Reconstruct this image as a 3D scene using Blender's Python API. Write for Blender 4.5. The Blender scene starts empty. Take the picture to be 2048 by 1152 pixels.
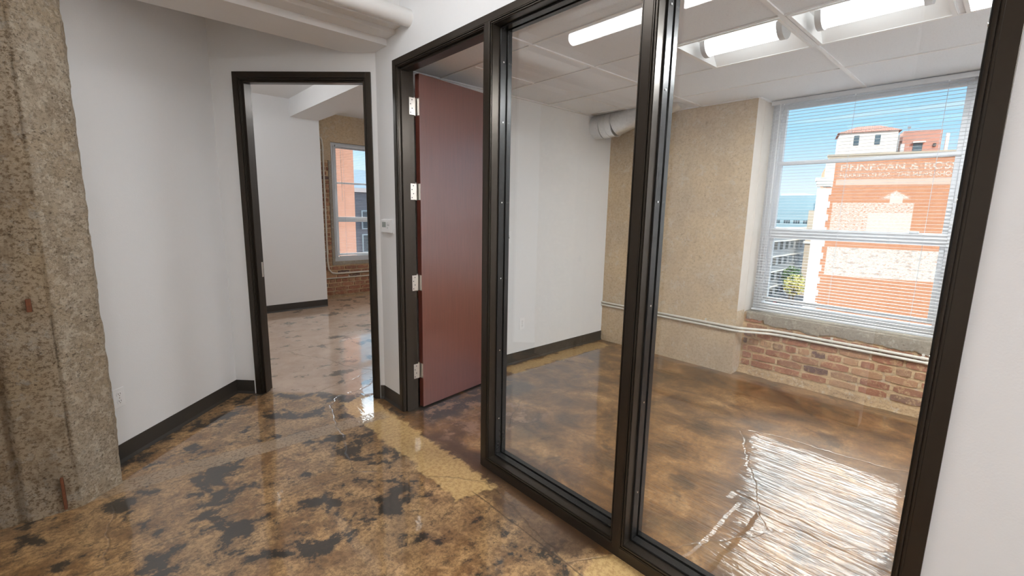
import bpy, bmesh, math, random
from mathutils import Vector, Matrix, noise
R = math.radians
PI = math.pi
S2 = math.sqrt(.5)
random.seed(7)
sc = bpy.context.scene
col = sc.collection

# ------------------------------------------------------------------ camera
HCAM = 1.51
yaw, pitch, roll = R(42.2), R(9.5), R(-1.07)
fw = Vector((math.sin(yaw)*math.cos(pitch), math.cos(yaw)*math.cos(pitch), -math.sin(pitch)))
rt = Vector((math.cos(yaw), -math.sin(yaw), 0))
dn = fw.cross(rt)
r2 = math.cos(roll)*rt + math.sin(roll)*dn
d2 = -math.sin(roll)*rt + math.cos(roll)*dn
cd = bpy.data.cameras.new('camera'); cam = bpy.data.objects.new('camera', cd); col.objects.link(cam)
cam.matrix_world = Matrix(((r2.x, -d2.x, -fw.x, 0), (r2.y, -d2.y, -fw.y, 0), (r2.z, -d2.z, -fw.z, HCAM), (0, 0, 0, 1)))
cd.sensor_width = 36; cd.lens = 908/2048*36; cd.clip_start = .02; cd.clip_end = 2000
sc.camera = cam

# ------------------------------------------------------------------ view, world, sun
vs = sc.view_settings
vs.view_transform = 'Standard'; vs.look = 'None'; vs.gamma = 1; vs.use_curve_mapping = False
vs.exposure = 0.18
sc.cycles.max_bounces = 12; sc.cycles.diffuse_bounces = 6; sc.cycles.glossy_bounces = 5
sc.cycles.transparent_max_bounces = 24; sc.cycles.sample_clamp_indirect = 6
sc.cycles.caustics_reflective = False; sc.cycles.caustics_refractive = False

class NT:
    def __init__(s, t): s.t = t; s.t.nodes.clear()
    def n(s, kind, **kw):
        nd = s.t.nodes.new(kind)
        for k, v in kw.items():
            if k.startswith('i_'):
                key = k[2:]; key = int(key) if key.isdigit() else key.replace('_', ' ')
                s.put(nd.inputs[key], v)
            else: setattr(nd, k, v)
        return nd
    def put(s, inp, v):
        if isinstance(v, bpy.types.NodeSocket): s.t.links.new(v, inp)
        elif isinstance(v, bpy.types.Node): s.t.links.new(v.outputs[0], inp)
        else:
            if hasattr(inp.default_value, '__len__') and not hasattr(v, '__len__'): v = (v,)*len(inp.default_value)
            if hasattr(v, '__len__') and len(v) == 3 and len(inp.default_value) == 4: v = (*v, 1)
            inp.default_value = v
    def math(s, op, a, b=0.0, c=None, clamp=False):
        nd = s.t.nodes.new('ShaderNodeMath'); nd.operation = op; nd.use_clamp = clamp
        s.put(nd.inputs[0], a); s.put(nd.inputs[1], b)
        if c is not None: s.put(nd.inputs[2], c)
        return nd.outputs[0]
    def mix(s, f, a, b, blend='MIX'):
        nd = s.t.nodes.new('ShaderNodeMix'); nd.data_type = 'RGBA'; nd.blend_type = blend
        s.put(nd.inputs[0], f); s.put(nd.inputs[6], a); s.put(nd.inputs[7], b)
        return nd.outputs[2]
    def ramp(s, f, pts, interp='LINEAR'):
        nd = s.t.nodes.new('ShaderNodeValToRGB'); cr = nd.color_ramp; cr.interpolation = interp
        while len(cr.elements) < len(pts): cr.elements.new(.5)
        for e, (p, c) in zip(cr.elements, pts):
            e.position = p; e.color = (c, c, c, 1) if not hasattr(c, '__len__') else (*c[:3], 1)
        s.put(nd.inputs[0], f); return nd.outputs[0]
    def sstep(s, x, a, b):
        nd = s.t.nodes.new('ShaderNodeMapRange'); nd.interpolation_type = 'SMOOTHSTEP'
        s.put(nd.inputs[0], x); s.put(nd.inputs[1], a); s.put(nd.inputs[2], b); nd.inputs[3].default_value = 0; nd.inputs[4].default_value = 1
        return nd.outputs[0]
    def noise(s, vec, scale, detail=4, rough=.5, dist=0, out=0):
        nd = s.n('ShaderNodeTexNoise'); s.put(nd.inputs['Vector'], vec)
        nd.inputs['Scale'].default_value = scale; nd.inputs['Detail'].default_value = detail
        nd.inputs['Roughness'].default_value = rough; nd.inputs['Distortion'].default_value = dist
        return nd.outputs[out]
    def vscale(s, vec, sx, sy, sz, off=(0, 0, 0)):
        nd = s.n('ShaderNodeMapping'); s.put(nd.inputs[0], vec); nd.inputs['Scale'].default_value = (sx, sy, sz); nd.inputs['Location'].default_value = off
        return nd.outputs[0]

W = bpy.data.worlds.new('sky'); sc.world = W; W.use_nodes = True
w = NT(W.node_tree)
tc = w.n('ShaderNodeTexCoord')
sp = w.n('ShaderNodeSeparateXYZ', i_0=tc.outputs['Generated'])
elev = sp.outputs[2]
skyc = w.ramp(w.math('ADD', elev, 0), [(0, (.78, .83, .88)), (.06, (.64, .77, .90)), (.15, (.34, .64, .90)), (1, (.28, .55, .85))])
cl = w.noise(w.vscale(tc.outputs['Generated'], 1.2, 1.2, 14), 2.2, 5, .55)
cl = w.sstep(cl, .55, .72)
skyc = w.mix(w.math('MULTIPLY', cl, .35), skyc, (.92, .93, .95))
# made-up bright cloud bank, out of view, brightening the windows' floor reflections
high = w.math('MULTIPLY', w.sstep(elev, .32, .46), w.sstep(w.math('ADD', w.math('MULTIPLY', sp.outputs[0], .75), w.math('MULTIPLY', sp.outputs[1], .66)), .15, .40))
gnd = w.sstep(elev, -.02, -.04)
skyc = w.mix(high, skyc, (1, .99, .97))
skyc = w.mix(gnd, skyc, (.35, .34, .33))
strength = w.math('ADD', 1.25, w.math('MULTIPLY', high, 13.0))
bg = w.n('ShaderNodeBackground', i_Color=skyc, i_Strength=strength)
w.n('ShaderNodeOutputWorld', i_Surface=bg)

sd = bpy.data.lights.new('sun', 'SUN'); sd.energy = 4.2; sd.angle = R(.6); sd.color = (1, .95, .87)
so = bpy.data.objects.new('sun', sd); col.objects.link(so)
so.rotation_euler = Vector((-.70, -.62, .62)).to_track_quat('Z', 'Y').to_euler()
so.location = (-20, -20, 30)

def portal(loc, rot, sx, sy):
    l = bpy.data.lights.new('window_daylight', 'AREA'); l.shape = 'RECTANGLE'; l.size = sx; l.size_y = sy
    l.cycles.is_portal = True
    o = bpy.data.objects.new('window_daylight', l); col.objects.link(o); o.location = loc; o.rotation_euler = rot
portal((4.87, 1.0, 1.58), (0, R(90), 0), 2.1, 1.5)     # office window
portal((3.62, 8.0, 1.6), (R(-90), 0, 0), 1.5, 2.1)     # back room window

# ------------------------------------------------------------------ materials
def mat(name):
    m = bpy.data.materials.new(name); m.use_nodes = True
    t = NT(m.node_tree); out = t.n('ShaderNodeOutputMaterial')
    p = t.n('ShaderNodeBsdfPrincipled'); t.put(out.inputs[0], p)
    return m, t, p, out
def bump(t, p, h, strength=.3, dist=.01, coat=False):
    b = t.n('ShaderNodeBump'); b.inputs['Strength'].default_value = strength; b.inputs['Distance'].default_value = dist
    t.put(b.inputs['Height'], h); t.put(p.inputs['Normal'], b.outputs[0])
    if coat: t.put(p.inputs['Coat Normal'], b.outputs[0])
def pos(t): return t.n('ShaderNodeNewGeometry').outputs['Position']
def simple(name, c, rough=.5, metal=0, grain=None, gs=40, var=.12, **kw):
    m, t, p, o = mat(name)
    P = pos(t)
    nz = t.noise(P, gs, 3)
    dark = tuple(x*(1-var) for x in c)
    t.put(p.inputs['Base Color'], t.mix(nz, c, dark))
    p.inputs['Roughness'].default_value = rough; p.inputs['Metallic'].default_value = metal
    if grain: bump(t, p, t.noise(P, gs*4, 3), grain, .002)
    for k, v in kw.items(): p.inputs[k.replace('_', ' ')].default_value = v
    return m
M = {}
M['white'] = simple('white_wall_paint', (.80, .80, .80), .6, grain=.25, gs=45, var=.015)
M['white_soft'] = simple('white_ceiling_paint', (.80, .79, .78), .7, grain=.2, gs=30, var=.02)
M['base'] = simple('dark_rubber_base', (.040, .034, .028), .42, gs=12, var=.25)
M['bronze'] = simple('dark_bronze_metal', (.046, .036, .027), .28, .6, gs=60, var=.15)
M['seal'] = simple('black_glazing_stop', (.030, .029, .028), .25, .4, gs=60)
M['nickel'] = simple('satin_nickel', (.78, .74, .68), .28, 1.0, gs=90, var=.1)
M['screw'] = simple('screw_steel', (.85, .85, .85), .2, 1.0)
M['vinyl'] = simple('white_vinyl_shaded', (.64, .65, .67), .35, var=.02)  # white vinyl, greyed so the frames carry their backlit shade
M['slat'] = simple('white_slat_metal_shaded', (.58, .59, .61), .4, var=.02)  # white slats, darkened in colour to look backlit
M['cord'] = simple('blind_cord', (.55, .56, .60), .7)
M['plastic'] = simple('white_plastic', (.86, .86, .86), .35, var=.01)
M['slot'] = simple('dark_slot', (.06, .06, .06), .6)
M['lcd'] = simple('grey_display', (.34, .37, .35), .25)
M['pipe'] = simple('off_white_conduit_paint', (.72, .68, .60), .4, .1, gs=20, var=.12)
M['pipew'] = simple('white_painted_pipe', (.80, .79, .77), .45, var=.02)
M['plate'] = simple('ceiling_grid_metal', (.86, .86, .86), .4, var=.02)
M['pan'] = simple('white_fixture_pan', (.88, .88, .87), .4, var=.01)
M['cap'] = simple('grey_end_cap', (.62, .62, .62), .35, .2)
M['rust'] = simple('rust', (.22, .075, .03), .8, gs=80, var=.6)
M['dark'] = simple('dark_glass_window', (.05, .08, .10), .15, var=.4, gs=.5)

def galvanised():
    m, t, p, o = mat('galvanised_steel'); P = pos(t)
    v = t.n('ShaderNodeTexVoronoi', i_Vector=P, i_Scale=60)
    t.put(p.inputs['Base Color'], t.mix(t.math('MULTIPLY', v.outputs[1], .5), (.86, .87, .88), (.66, .68, .70)))
    p.inputs['Metallic'].default_value = .9; p.inputs['Roughness'].default_value = .3
    return m
M['galv'] = galvanised()

def emit(name, c, s):
    m = bpy.data.materials.new(name); m.use_nodes = True; t = NT(m.node_tree)
    e = t.n('ShaderNodeEmission', i_Color=(*c, 1), i_Strength=s); t.n('ShaderNodeOutputMaterial', i_Surface=e)
    return m
M['lens'] = emit('glowing_lens', (.94, .97, 1), 4.5)
M['lens4'] = emit('added_fill_lens', (.94, .97, 1), 200.0)  # strong emission for the added office fill fixtures
M['lens2'] = emit('glowing_tube', (.94, .97, 1), 24.0)
M['lens3'] = emit('added_fill_tube', (.94, .97, 1), 150.0)  # strong emission for the added hall fill tubes

def glass(q=1.55):
    m = bpy.data.materials.new('clear_glass'); m.use_nodes = True; t = NT(m.node_tree)
    g = t.n('ShaderNodeNewGeometry')
    ior = t.math('ADD', q, t.math('MULTIPLY', g.outputs['Backfacing'], 1/q-q))
    fr = t.n('ShaderNodeFresnel', i_IOR=ior)
    tr = t.n('ShaderNodeBsdfTransparent', i_Color=(.975, .985, .98, 1))
    gl = t.n('ShaderNodeBsdfGlossy', i_Roughness=0.0, i_Color=(1, 1, 1, 1))
    mx = t.n('ShaderNodeMixShader', i_0=fr.outputs[0], i_1=tr, i_2=gl)
    t.n('ShaderNodeOutputMaterial', i_Surface=mx)
    return m
M['glass'] = glass()
M['winglass'] = glass(1.22)

def door_wood():
    m, t, p, o = mat('mahogany_veneer'); P = pos(t)
    g = t.noise(t.vscale(P, 60, 60, 2.2), 1.6, 5, .6, .4)
    g2 = t.noise(t.vscale(P, 300, 300, 6), 1, 3)
    c = t.mix(g, (.175, .044, .027), (.098, .024, .015))
    c = t.mix(t.math('MULTIPLY', g2, .35), c, (.055, .015, .010))
    t.put(p.inputs['Base Color'], c)
    p.inputs['Roughness'].default_value = .42; p.inputs['Coat Weight'].default_value = 1.0; p.inputs['Coat Roughness'].default_value = .24; p.inputs['Coat IOR'].default_value = 1.9
    bump(t, p, g2, .06, .002)
    return m
M['wood'] = door_wood()

def concrete(name, a, b, c_dark, pit=.6, sc_=1.0, bstr=.8, dist=.012, con=.55, ft=(.46, .60)):
    m, t, p, o = mat(name); P = pos(t)
    big = t.noise(P, 2.2*sc_, 5, .55)
    fine = t.noise(t.vscale(P, 1, 1, 1.2), 38*sc_, 8, .82)
    pits = t.noise(t.vscale(P, 1, 1, 1.4), 46*sc_, 8, .78, .2)
    pm = t.math('MULTIPLY', t.sstep(pits, .56, .66), t.sstep(t.noise(P, 5*sc_, 4, .6), .42, .58))
    pale = t.sstep(t.noise(P, 11*sc_, 9, .8), .53, .62)
    cc = t.mix(t.sstep(big, .3, .7), a, b)
    cc = t.mix(t.math('MULTIPLY', t.sstep(fine, ft[0], ft[1]), con), cc, c_dark)
    cc = t.mix(t.math('MULTIPLY', pale, .45), cc, (.62, .58, .50))
    cc = t.mix(t.math('MULTIPLY', t.sstep(t.noise(t.vscale(P, 1, 1, .5), 5*sc_, 7, .7), .50, .60), con*.45), cc, c_dark)
    if name.startswith('rough_column'):
        sx = t.n('ShaderNodeSeparateXYZ', i_0=P); ch = t.sstep(sx.outputs[0], -.205, -.195)
        fl_ = t.math('MULTIPLY', ch, t.math('ADD', .22, t.math('MULTIPLY', t.sstep(t.noise(P, 22, 9, .8), .52, .56), .6)))
        cc = t.mix(fl_, cc, (.76, .67, .53))
        sm = t.math('SUBTRACT', 1, t.sstep(t.math('ABSOLUTE', t.math('ADD', sx.outputs[0], t.math('ADD', .405, t.math('MULTIPLY', t.noise(P, 4, 3), .01)))), .004, .014))
        cc = t.mix(t.math('MULTIPLY', sm, .5), cc, c_dark)
    cc = t.mix(t.math('MULTIPLY', pm, pit), cc, tuple(x*.45 for x in c_dark))
    t.put(p.inputs['Base Color'], cc); p.inputs['Roughness'].default_value = .9
    h = t.math('SUBTRACT', t.math('MULTIPLY', fine, .8), t.math('MULTIPLY', pm, .9))
    bump(t, p, h, bstr, dist)
    return m
M['column'] = concrete('rough_column_concrete', (.52, .385, .235), (.58, .47, .34), (.21, .135, .07), .95, 1.5, 1.0, .018, .85, (.49, .57))
M['pier'] = concrete('plastered_pier_concrete', (.62, .475, .31), (.54, .43, .31), (.40, .285, .175), .32, .9, .6, .006)
M['sillc'] = concrete('grey_sill_plaster', (.40, .35, .28), (.33, .29, .24), (.22, .19, .15), .35, 1.2, .8, .008)
M['mortar'] = concrete('sandy_mortar', (.68, .50, .30), (.60, .43, .25), (.38, .25, .14), .3, 1.3, .8, .008)
M['skirt'] = concrete('dirty_floor_fillet', (.40, .26, .14), (.50, .35, .20), (.16, .09, .05), .5, 1.3, .9, .01)
M['revealp'] = simple('cream_reveal_plaster', (.72, .64, .56), .8, grain=.3, gs=10, var=.12)

def brick():
    m, t, p, o = mat('old_red_brick'); P = pos(t)
    g = t.n('ShaderNodeNewGeometry')
    c = t.ramp(g.outputs['Random Per Island'], [(0, (.30, .125, .070)), (.3, (.37, .165, .095)), (.6, (.27, .115, .070)), (.85, (.46, .27, .15)), (.95, (.15, .085, .07))])
    n1 = t.noise(P, 30, 6, .65); n2 = t.noise(P, 90, 4, .6)
    c = t.mix(t.math('MULTIPLY', t.sstep(n1, .50, .64), .6), c, (.58, .40, .22))
    c = t.mix(t.math('MULTIPLY', t.sstep(n2, .55, .7), .35), c, (.12, .06, .04))
    t.put(p.inputs['Base Color'], c); p.inputs['Roughness'].default_value = .85
    bump(t, p, t.math('ADD', n1, t.math('MULTIPLY', n2, .5)), .8, .008)
    return m
M['brick'] = brick()

def tile():
    m, t, p, o = mat('acoustic_tile'); P = pos(t)
    v = t.noise(P, 240, 3, .6); sp_ = t.sstep(v, .60, .66)
    w2_ = t.noise(P, 90, 2); sp2 = t.sstep(w2_, .66, .70)
    f = t.math('MAXIMUM', sp_, sp2)
    t.put(p.inputs['Base Color'], t.mix(t.math('MULTIPLY', f, .45), (.83, .85, .88), (.50, .51, .53)))
    p.inputs['Roughness'].default_value = .9
    bump(t, p, f, .15, -.002)
    return m
M['tile'] = tile()

def floor_mat():
    m, t, p, o = mat('acid_stained_polished_concrete'); P = pos(t)
    sep = t.n('ShaderNodeSeparateXYZ', i_0=P); X, Y = sep.outputs[0], sep.outputs[1]
    wob = t.noise(P, 5, 5, .6); wob2 = t.noise(t.vscale(P, 1, 1, 1, (7, 3, 0)), 5, 5, .6)
    Xw = t.math('ADD', X, t.math('MULTIPLY', t.math('SUBTRACT', wob, .5), .30))
    Yw = t.math('ADD', Y, t.math('MULTIPLY', t.math('SUBTRACT', wob2, .5), .30))
    def band(v, a, b, e=.02):
        return t.math('MULTIPLY', t.sstep(v, a-e, a+e), t.math('SUBTRACT', 1, t.sstep(v, b-e, b+e)))
    def rect(x0, x1, y0, y1, e=.02, vx=None, vy=None): return t.math('MULTIPLY', band(vx or Xw, x0, x1, e), band(vy or Yw, y0, y1, e))
    fine = t.noise(P, 45, 9, .78); med = t.noise(P, 6, 10, .72, .3); big = t.noise(P, 1.3, 4, .5)
    # corridor: tan with mossy black blotches
    hall = t.mix(t.sstep(med, .40, .60), (.58, .345, .150), (.24, .120, .044))
    hall = t.mix(t.math('MULTIPLY', t.sstep(big, .4, .65), .45), hall, (.40, .27, .15))
    hall = t.mix(t.math('MULTIPLY', t.sstep(fine, .46, .56), .6), hall, (.13, .068, .026))
    hall = t.mix(t.math('MULTIPLY', t.sstep(t.noise(P, 13, 10, .8), .54, .60), .75), hall, (.07, .042, .022))
    bl = t.noise(t.vscale(P, 1, 1, 1, (3.1, 1.7, 0)), 4.2, 12, .68, .15)
    bl = t.math('ADD', bl, t.math('MULTIPLY', t.math('SUBTRACT', t.noise(P, 1.1, 2), .5), .22))
    blm = t.sstep(bl, .535, .575)
    edge = t.math('MULTIPLY', t.sstep(bl, .50, .54), .5)
    hall = t.mix(edge, hall, (.13, .075, .035))
    hall = t.mix(t.math('MULTIPLY', blm, .93), hall, (.020, .018, .016))
    # office: darker brown clouds
    oc = t.noise(t.vscale(P, 1, .75, 1), 4.0, 9, .66, .5)
    of = t.ramp(oc, [(.36, (.040, .020, .009)), (.47, (.12, .056, .019)), (.58, (.23, .112, .038)), (.72, (.40, .24, .11))])
    of = t.mix(t.math('MULTIPLY', t.sstep(fine, .47, .58), .5), of, (.10, .055, .028))
    dk = t.noise(t.vscale(P, 1, 1, 1, (9, 4, 0)), 2.6, 8, .62, .4)
    of = t.mix(t.math('MULTIPLY', t.sstep(dk, .56, .66), .75), of, (.035, .022, .014))
    # back room: pinkish tan, lightened to carry the white wall's reflection
    br = t.mix(t.sstep(med, .35, .65), (.58, .42, .30), (.46, .31, .21))
    br = t.mix(t.math('MULTIPLY', t.sstep(bl, .56, .60), .8), br, (.045, .035, .028))
    isof = t.math('MULTIPLY', t.sstep(Xw, 1.50, 1.56), t.math('SUBTRACT', 1, t.sstep(Y, 3.24, 3.30)))
    isbr = t.sstep(t.math('ADD', X, Y), 4.86, 4.96)
    c = t.mix(isbr, hall, br); c = t.mix(isof, c, of)
    # brown patch in front of the doorway, charcoal patch inside it
    c = t.mix(t.math('MULTIPLY', rect(1.38, 1.62, 1.10, 2.55, .05), .75), c, (.085, .045, .024))
    dm = t.math('MULTIPLY', rect(1.62, 2.7, 2.62, 3.4, .07), t.sstep(t.noise(P, 6, 6, .7), .36, .48))
    c = t.mix(t.math('MULTIPLY', dm, .92), c, (.026, .026, .024))
    pk = t.math('MULTIPLY', rect(1.60, 2.4, 2.2, 2.95, .1), t.sstep(t.noise(P, 8, 7, .7), .50, .60))
    c = t.mix(t.math('MULTIPLY', pk, .8), c, (.27, .155, .10))
    # golden repair strip in the hall beside the glass wall, pitted strip from the column
    gw = t.math('ADD', X, t.math('MULTIPLY', t.math('SUBTRACT', t.noise(P, 9, 6, .6), .5), .16))
    g1 = rect(1.27, 1.50, 1.78, 3.4, .012, gw)
    g1 = t.math('MAXIMUM', g1, rect(1.34, 1.60, .55, 1.03, .012, gw))
    gold = t.mix(t.sstep(fine, .46, .56), (.66, .44, .19), (.50, .31, .12))
    c = t.mix(t.math('MULTIPLY', g1, .9), c, gold)
    sw_ = t.math('ADD', Y, t.math('MULTIPLY', t.math('SUBTRACT', t.noise(P, 12, 5, .6), .5), .06))
    sw_ = t.math('ADD', sw_, t.math('MULTIPLY', X, .05))
    s1 = t.math('MULTIPLY', band(sw_, 3.00, 3.14, .008), band(X, -.2, 1.45, .05))
    pit = t.sstep(t.noise(P, 60, 3, .6), .5, .62)
    c = t.mix(t.math('MULTIPLY', s1, .75), c, t.mix(pit, (.46, .33, .21), (.25, .16, .09)))
    o1 = t.math('MULTIPLY', rect(2.8, 4.3, 3.02, 3.2, .02), .8)
    c = t.mix(o1, c, gold)
    # hairline cracks
    cx = t.math('ABSOLUTE', t.math('SUBTRACT', t.math('ADD', X, t.math('MULTIPLY', wob, .02)), 1.385))
    ck = t.math('MULTIPLY', t.math('SUBTRACT', 1, t.sstep(cx, .002, .005)), band(Y, .9, 1.8, .03))
    vor = t.n('ShaderNodeTexVoronoi', feature='DISTANCE_TO_EDGE'); t.put(vor.inputs['Vector'], t.mix(.12, P, t.noise(P, 3, 4, .6, 0, 1))); vor.inputs['Scale'].default_value = .8
    vk = t.math('SUBTRACT', 1, t.sstep(vor.outputs[0], .001, .005))
    ckk = t.math('MAXIMUM', ck, t.math('MULTIPLY', vk, .6))
    c = t.mix(t.math('MULTIPLY', ckk, .6), c, (.05, .03, .015))
    t.put(p.inputs['Base Color'], c)
    p.inputs['Roughness'].default_value = .45
    p.inputs['Coat Weight'].default_value = 1.0; p.inputs['Coat Roughness'].default_value = .012; p.inputs['Coat IOR'].default_value = 1.75
    # long lazy waves in the clear coat
    wv = t.noise(t.vscale(P, 34, 4, 1), 1.0, 2, .5, 1.2)
    wmask = t.math('ADD', .10, t.math('MULTIPLY', rect(1.9, 3.2, -.5, 1.6, .15), 1.9))
    h = t.math('MULTIPLY', wv, wmask)
    h = t.math('ADD', h, t.math('MULTIPLY', t.noise(P, 14, 3), .05))
    h = t.math('ADD', h, t.math('MULTIPLY', t.math('MULTIPLY', s1, pit), .5))
    h = t.math('SUBTRACT', h, t.math('MULTIPLY', ckk, .5))
    # edges of an old filled slot under the coating
    wx_ = t.math('ADD', X, t.math('MULTIPLY', t.math('SUBTRACT', t.noise(P, 7, 4), .5), .05)); wy_ = t.math('ADD', Y, t.math('MULTIPLY', t.math('SUBTRACT', t.noise(P, 7, 4), .5), .05))
    s_a = t.math('MULTIPLY', band(wx_, 2.40, 2.48, .012), t.math('SUBTRACT', 1, t.sstep(Y, .84, .88)))
    s_b = t.math('MULTIPLY', band(wy_, .70, .80, .012), t.math('SUBTRACT', 1, t.sstep(X, 2.40, 2.44)))
    slot = t.math('MULTIPLY', t.math('MAXIMUM', s_a, s_b), t.sstep(X, 1.65, 1.7))
    h = t.math('SUBTRACT', h, t.math('MULTIPLY', slot, 1.2))
    b = t.n('ShaderNodeBump'); b.inputs['Strength'].default_value = .6; b.inputs['Distance'].default_value = .005
    t.put(b.inputs['Height'], h); t.put(p.inputs['Coat Normal'], b.outputs[0]); t.put(p.inputs['Normal'], b.outputs[0])
    return m
M['floor'] = floor_mat()

# ------------------------------------------------------------------ mesh helpers
def wl(o):
    v = Vector((0, 0, 0))
    while o: v += Vector(o.location); o = o.parent
    return v
class MB:
    def __init__(s, xf=None): s.v = []; s.f = []; s.mi = []; s.xf = xf; s.cur = 0
    def add(s, vs_, fs):
        n = len(s.v)
        for v in vs_:
            v = Vector(v); s.v.append(s.xf @ v if s.xf else v)
        for f in fs: s.f.append(tuple(n+i for i in f)); s.mi.append(s.cur)
    def box(s, x0, x1, y0, y1, z0, z1):
        s.add([(x0,y0,z0),(x1,y0,z0),(x1,y1,z0),(x0,y1,z0),(x0,y0,z1),(x1,y0,z1),(x1,y1,z1),(x0,y1,z1)],
              [(0,3,2,1),(4,5,6,7),(0,1,5,4),(1,2,6,5),(2,3,7,6),(3,0,4,7)])
    def tube(s, pts, r, n=12, cap=True):
        pts = [Vector(p) for p in pts]; rings = []
        up = None
        for i, p in enumerate(pts):
            d = (pts[min(i+1, len(pts)-1)]-pts[max(i-1, 0)]).normalized()
            if up is None:
                up = Vector((0, 0, 1)) if abs(d.z) < .9 else Vector((1, 0, 0))
            a = d.cross(up).normalized(); b = a.cross(d).normalized(); up = b
            rr = r[i] if hasattr(r, '__len__') else r
            rings.append([p+rr*(math.cos(2*PI*k/n)*a+math.sin(2*PI*k/n)*b) for k in range(n)])
        vs_ = [v for rg in rings for v in rg]; fs = []
        for i in range(len(rings)-1):
            for k in range(n):
                k2 = (k+1) % n; fs.append((i*n+k, i*n+k2, (i+1)*n+k2, (i+1)*n+k))
        if cap:
            fs.append(tuple(range(n))[::-1]); fs.append(tuple((len(rings)-1)*n+k for k in range(n)))
        s.add(vs_, fs)
    def prism(s, poly, z0, z1):
        n = len(poly); s.add([(x, y, z0) for x, y in poly]+[(x, y, z1) for x, y in poly],
            [tuple(range(n))[::-1], tuple(range(n, 2*n))]+[(i, (i+1) % n, n+(i+1) % n, n+i) for i in range(n)])
    def build(s, name, m, parent=None, smooth=False, bevel=0, recalc=True):
        off = wl(parent) if parent else Vector((0, 0, 0))
        me = bpy.data.meshes.new(name); me.from_pydata([v-off for v in s.v], [], s.f)
        ms = m if isinstance(m, (list, tuple)) else [m]
        for x in ms: me.materials.append(x)
        for pl, k in zip(me.polygons, s.mi): pl.material_index = k; pl.use_smooth = smooth
        if recalc:
            b = bmesh.new(); b.from_mesh(me); bmesh.ops.recalc_face_normals(b, faces=b.faces); b.to_mesh(me); b.free()
        o = bpy.data.objects.new(name, me); col.objects.link(o); o.parent = parent
        if smooth and hasattr(me, 'set_sharp_from_angle'): me.set_sharp_from_angle(angle=R(40))
        if bevel:
            bv = o.modifiers.new('bevel', 'BEVEL'); bv.width = bevel; bv.segments = 2; bv.limit_method = 'ANGLE'
        return o
def thing(name, label, cat, loc, group=None, structure=False):
    o = bpy.data.objects.new(name, None); col.objects.link(o); o.location = loc; o.empty_display_size = .1
    return tag(o, label, cat, group, structure)
def tag(o, label, cat, group=None, structure=False):
    o['label'] = label; o['category'] = cat
    if group: o['group'] = group
    if structure: o['kind'] = 'structure'
    return o
def struct(o, label=None, cat=None):
    o['kind'] = 'structure'
    if label: o['label'] = label
    if cat: o['category'] = cat
    return o
def copy_tree(o, parent=None):
    c = o.copy(); col.objects.link(c); c.parent = parent
    for ch in o.children: copy_tree(ch, c)
    return c
def bx(name, m, *a, parent=None, bevel=0, xf=None):
    b = MB(xf); b.box(*a); return b.build(name, m, parent, bevel=bevel)

# ------------------------------------------------------------------ setting
XF, XW, XB = 1.575, 1.590, 1.712       # frame face, hall face and office face of the glazed partition
XP, XBR, YP = 4.41, 4.59, 1.685        # pier face, brick face, pier corner
ZC = 2.545; ZH = 2.95; YO = 3.24
CW = 4.85                              # doorway wall: x + y = CW
LW = 3.42                              # left hall wall: y - x = LW
b = MB(); b.box(-6, 5.2, -6, 8.2, -.2, 0); fl = struct(b.build('floor', M['floor']), 'glossy brown and tan stained concrete floor through all rooms', 'floor')

def vwall(name, x0, y0, x1, y1, z0, z1, th, m=None, label='white painted wall'):
    """upright slab from (x0,y0) to (x1,y1); th > 0 puts its thickness to the left of that direction"""
    d = Vector((x1-x0, y1-y0)); nrm = Vector((-d.y, d.x)).normalized()*th
    b = MB(); b.prism([(x0, y0), (x1, y1), (x1+nrm.x, y1+nrm.y), (x0+nrm.x, y0+nrm.y)], z0, z1)
    return struct(b.build(name, m or M['white']), label, 'wall')
# hall-side partition wall pieces
b = MB(); b.box(XW, XB, 2.975, 3.26, 0, 2.495); b.box(XW, XB, -6, 3.26, 2.495, ZH+.02); b.box(XW, XB, -6, .062, 0, 2.495)
struct(b.build('wall_right', M['white']), 'white wall around the dark glazed partition', 'wall')
# office / back room dividing wall
b = MB(); b.box(XB, XP+.02, YO, YO+.09, 0, ZH+.2); struct(b.build('wall_office_left', M['white']), 'white office wall with light switch behind the wood door', 'wall')
b = MB(); b.box(XW, XP, YO+.02, YO+.2, 0, ZH+.2); struct(b.build('wall_divider', M['white']), 'white wall between the office and the back room', 'wall')
# doorway wall at 45 degrees with an opening
e = Vector((S2, -S2, 0)); nn = Vector((S2, S2, 0)); O = Vector((.835, 4.015, 0))
DX = Matrix(((e.x, nn.x, 0, O.x), (e.y, nn.y, 0, O.y), (0, 0, 1, 0), (0, 0, 0, 1)))
DW = 1.031
b = MB(DX); b.box(-.171, .02, 0, .12, 0, ZH+.2); b.box(DW-.02, DW+.045, 0, .12, 0, ZH+.2); b.box(.02, DW-.02, 0, .12, 2.47, ZH+.2)
struct(b.build('wall_doorway', M['white']), 'white angled wall holding the far dark doorway frame', 'wall')
# left hall wall
L0 = Vector((.715, 4.135)); L1 = Vector((-.30, 3.12))
vwall('wall_left', L1.x, L1.y, L0.x, L0.y, 0, ZH+.02, .12, label='white angled hall wall behind the concrete column')
# hall surroundings behind the camera
vwall('wall_hall_side', -.64, .60, -.64, 2.18, 0, ZH+.02, .12)
vwall('wall_hall_return', -.64, 2.18, -1.6, 2.18, 0, ZH+.02, -.12)
vwall('wall_far_side', -5, -5, -5, 3.0, 0, ZH+.02, .12)
vwall('wall_far_return', -5, 2.9, -1.2, 2.9, 0, ZH+.02, .12)
vwall('wall_rear', XW+.1, -5, -5, -5, 0, ZH+.02, .12)
# office shell
vwall('wall_office_right', XB, -.95, 5.0, -.95, 0, ZH+.2, -.12)
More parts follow.
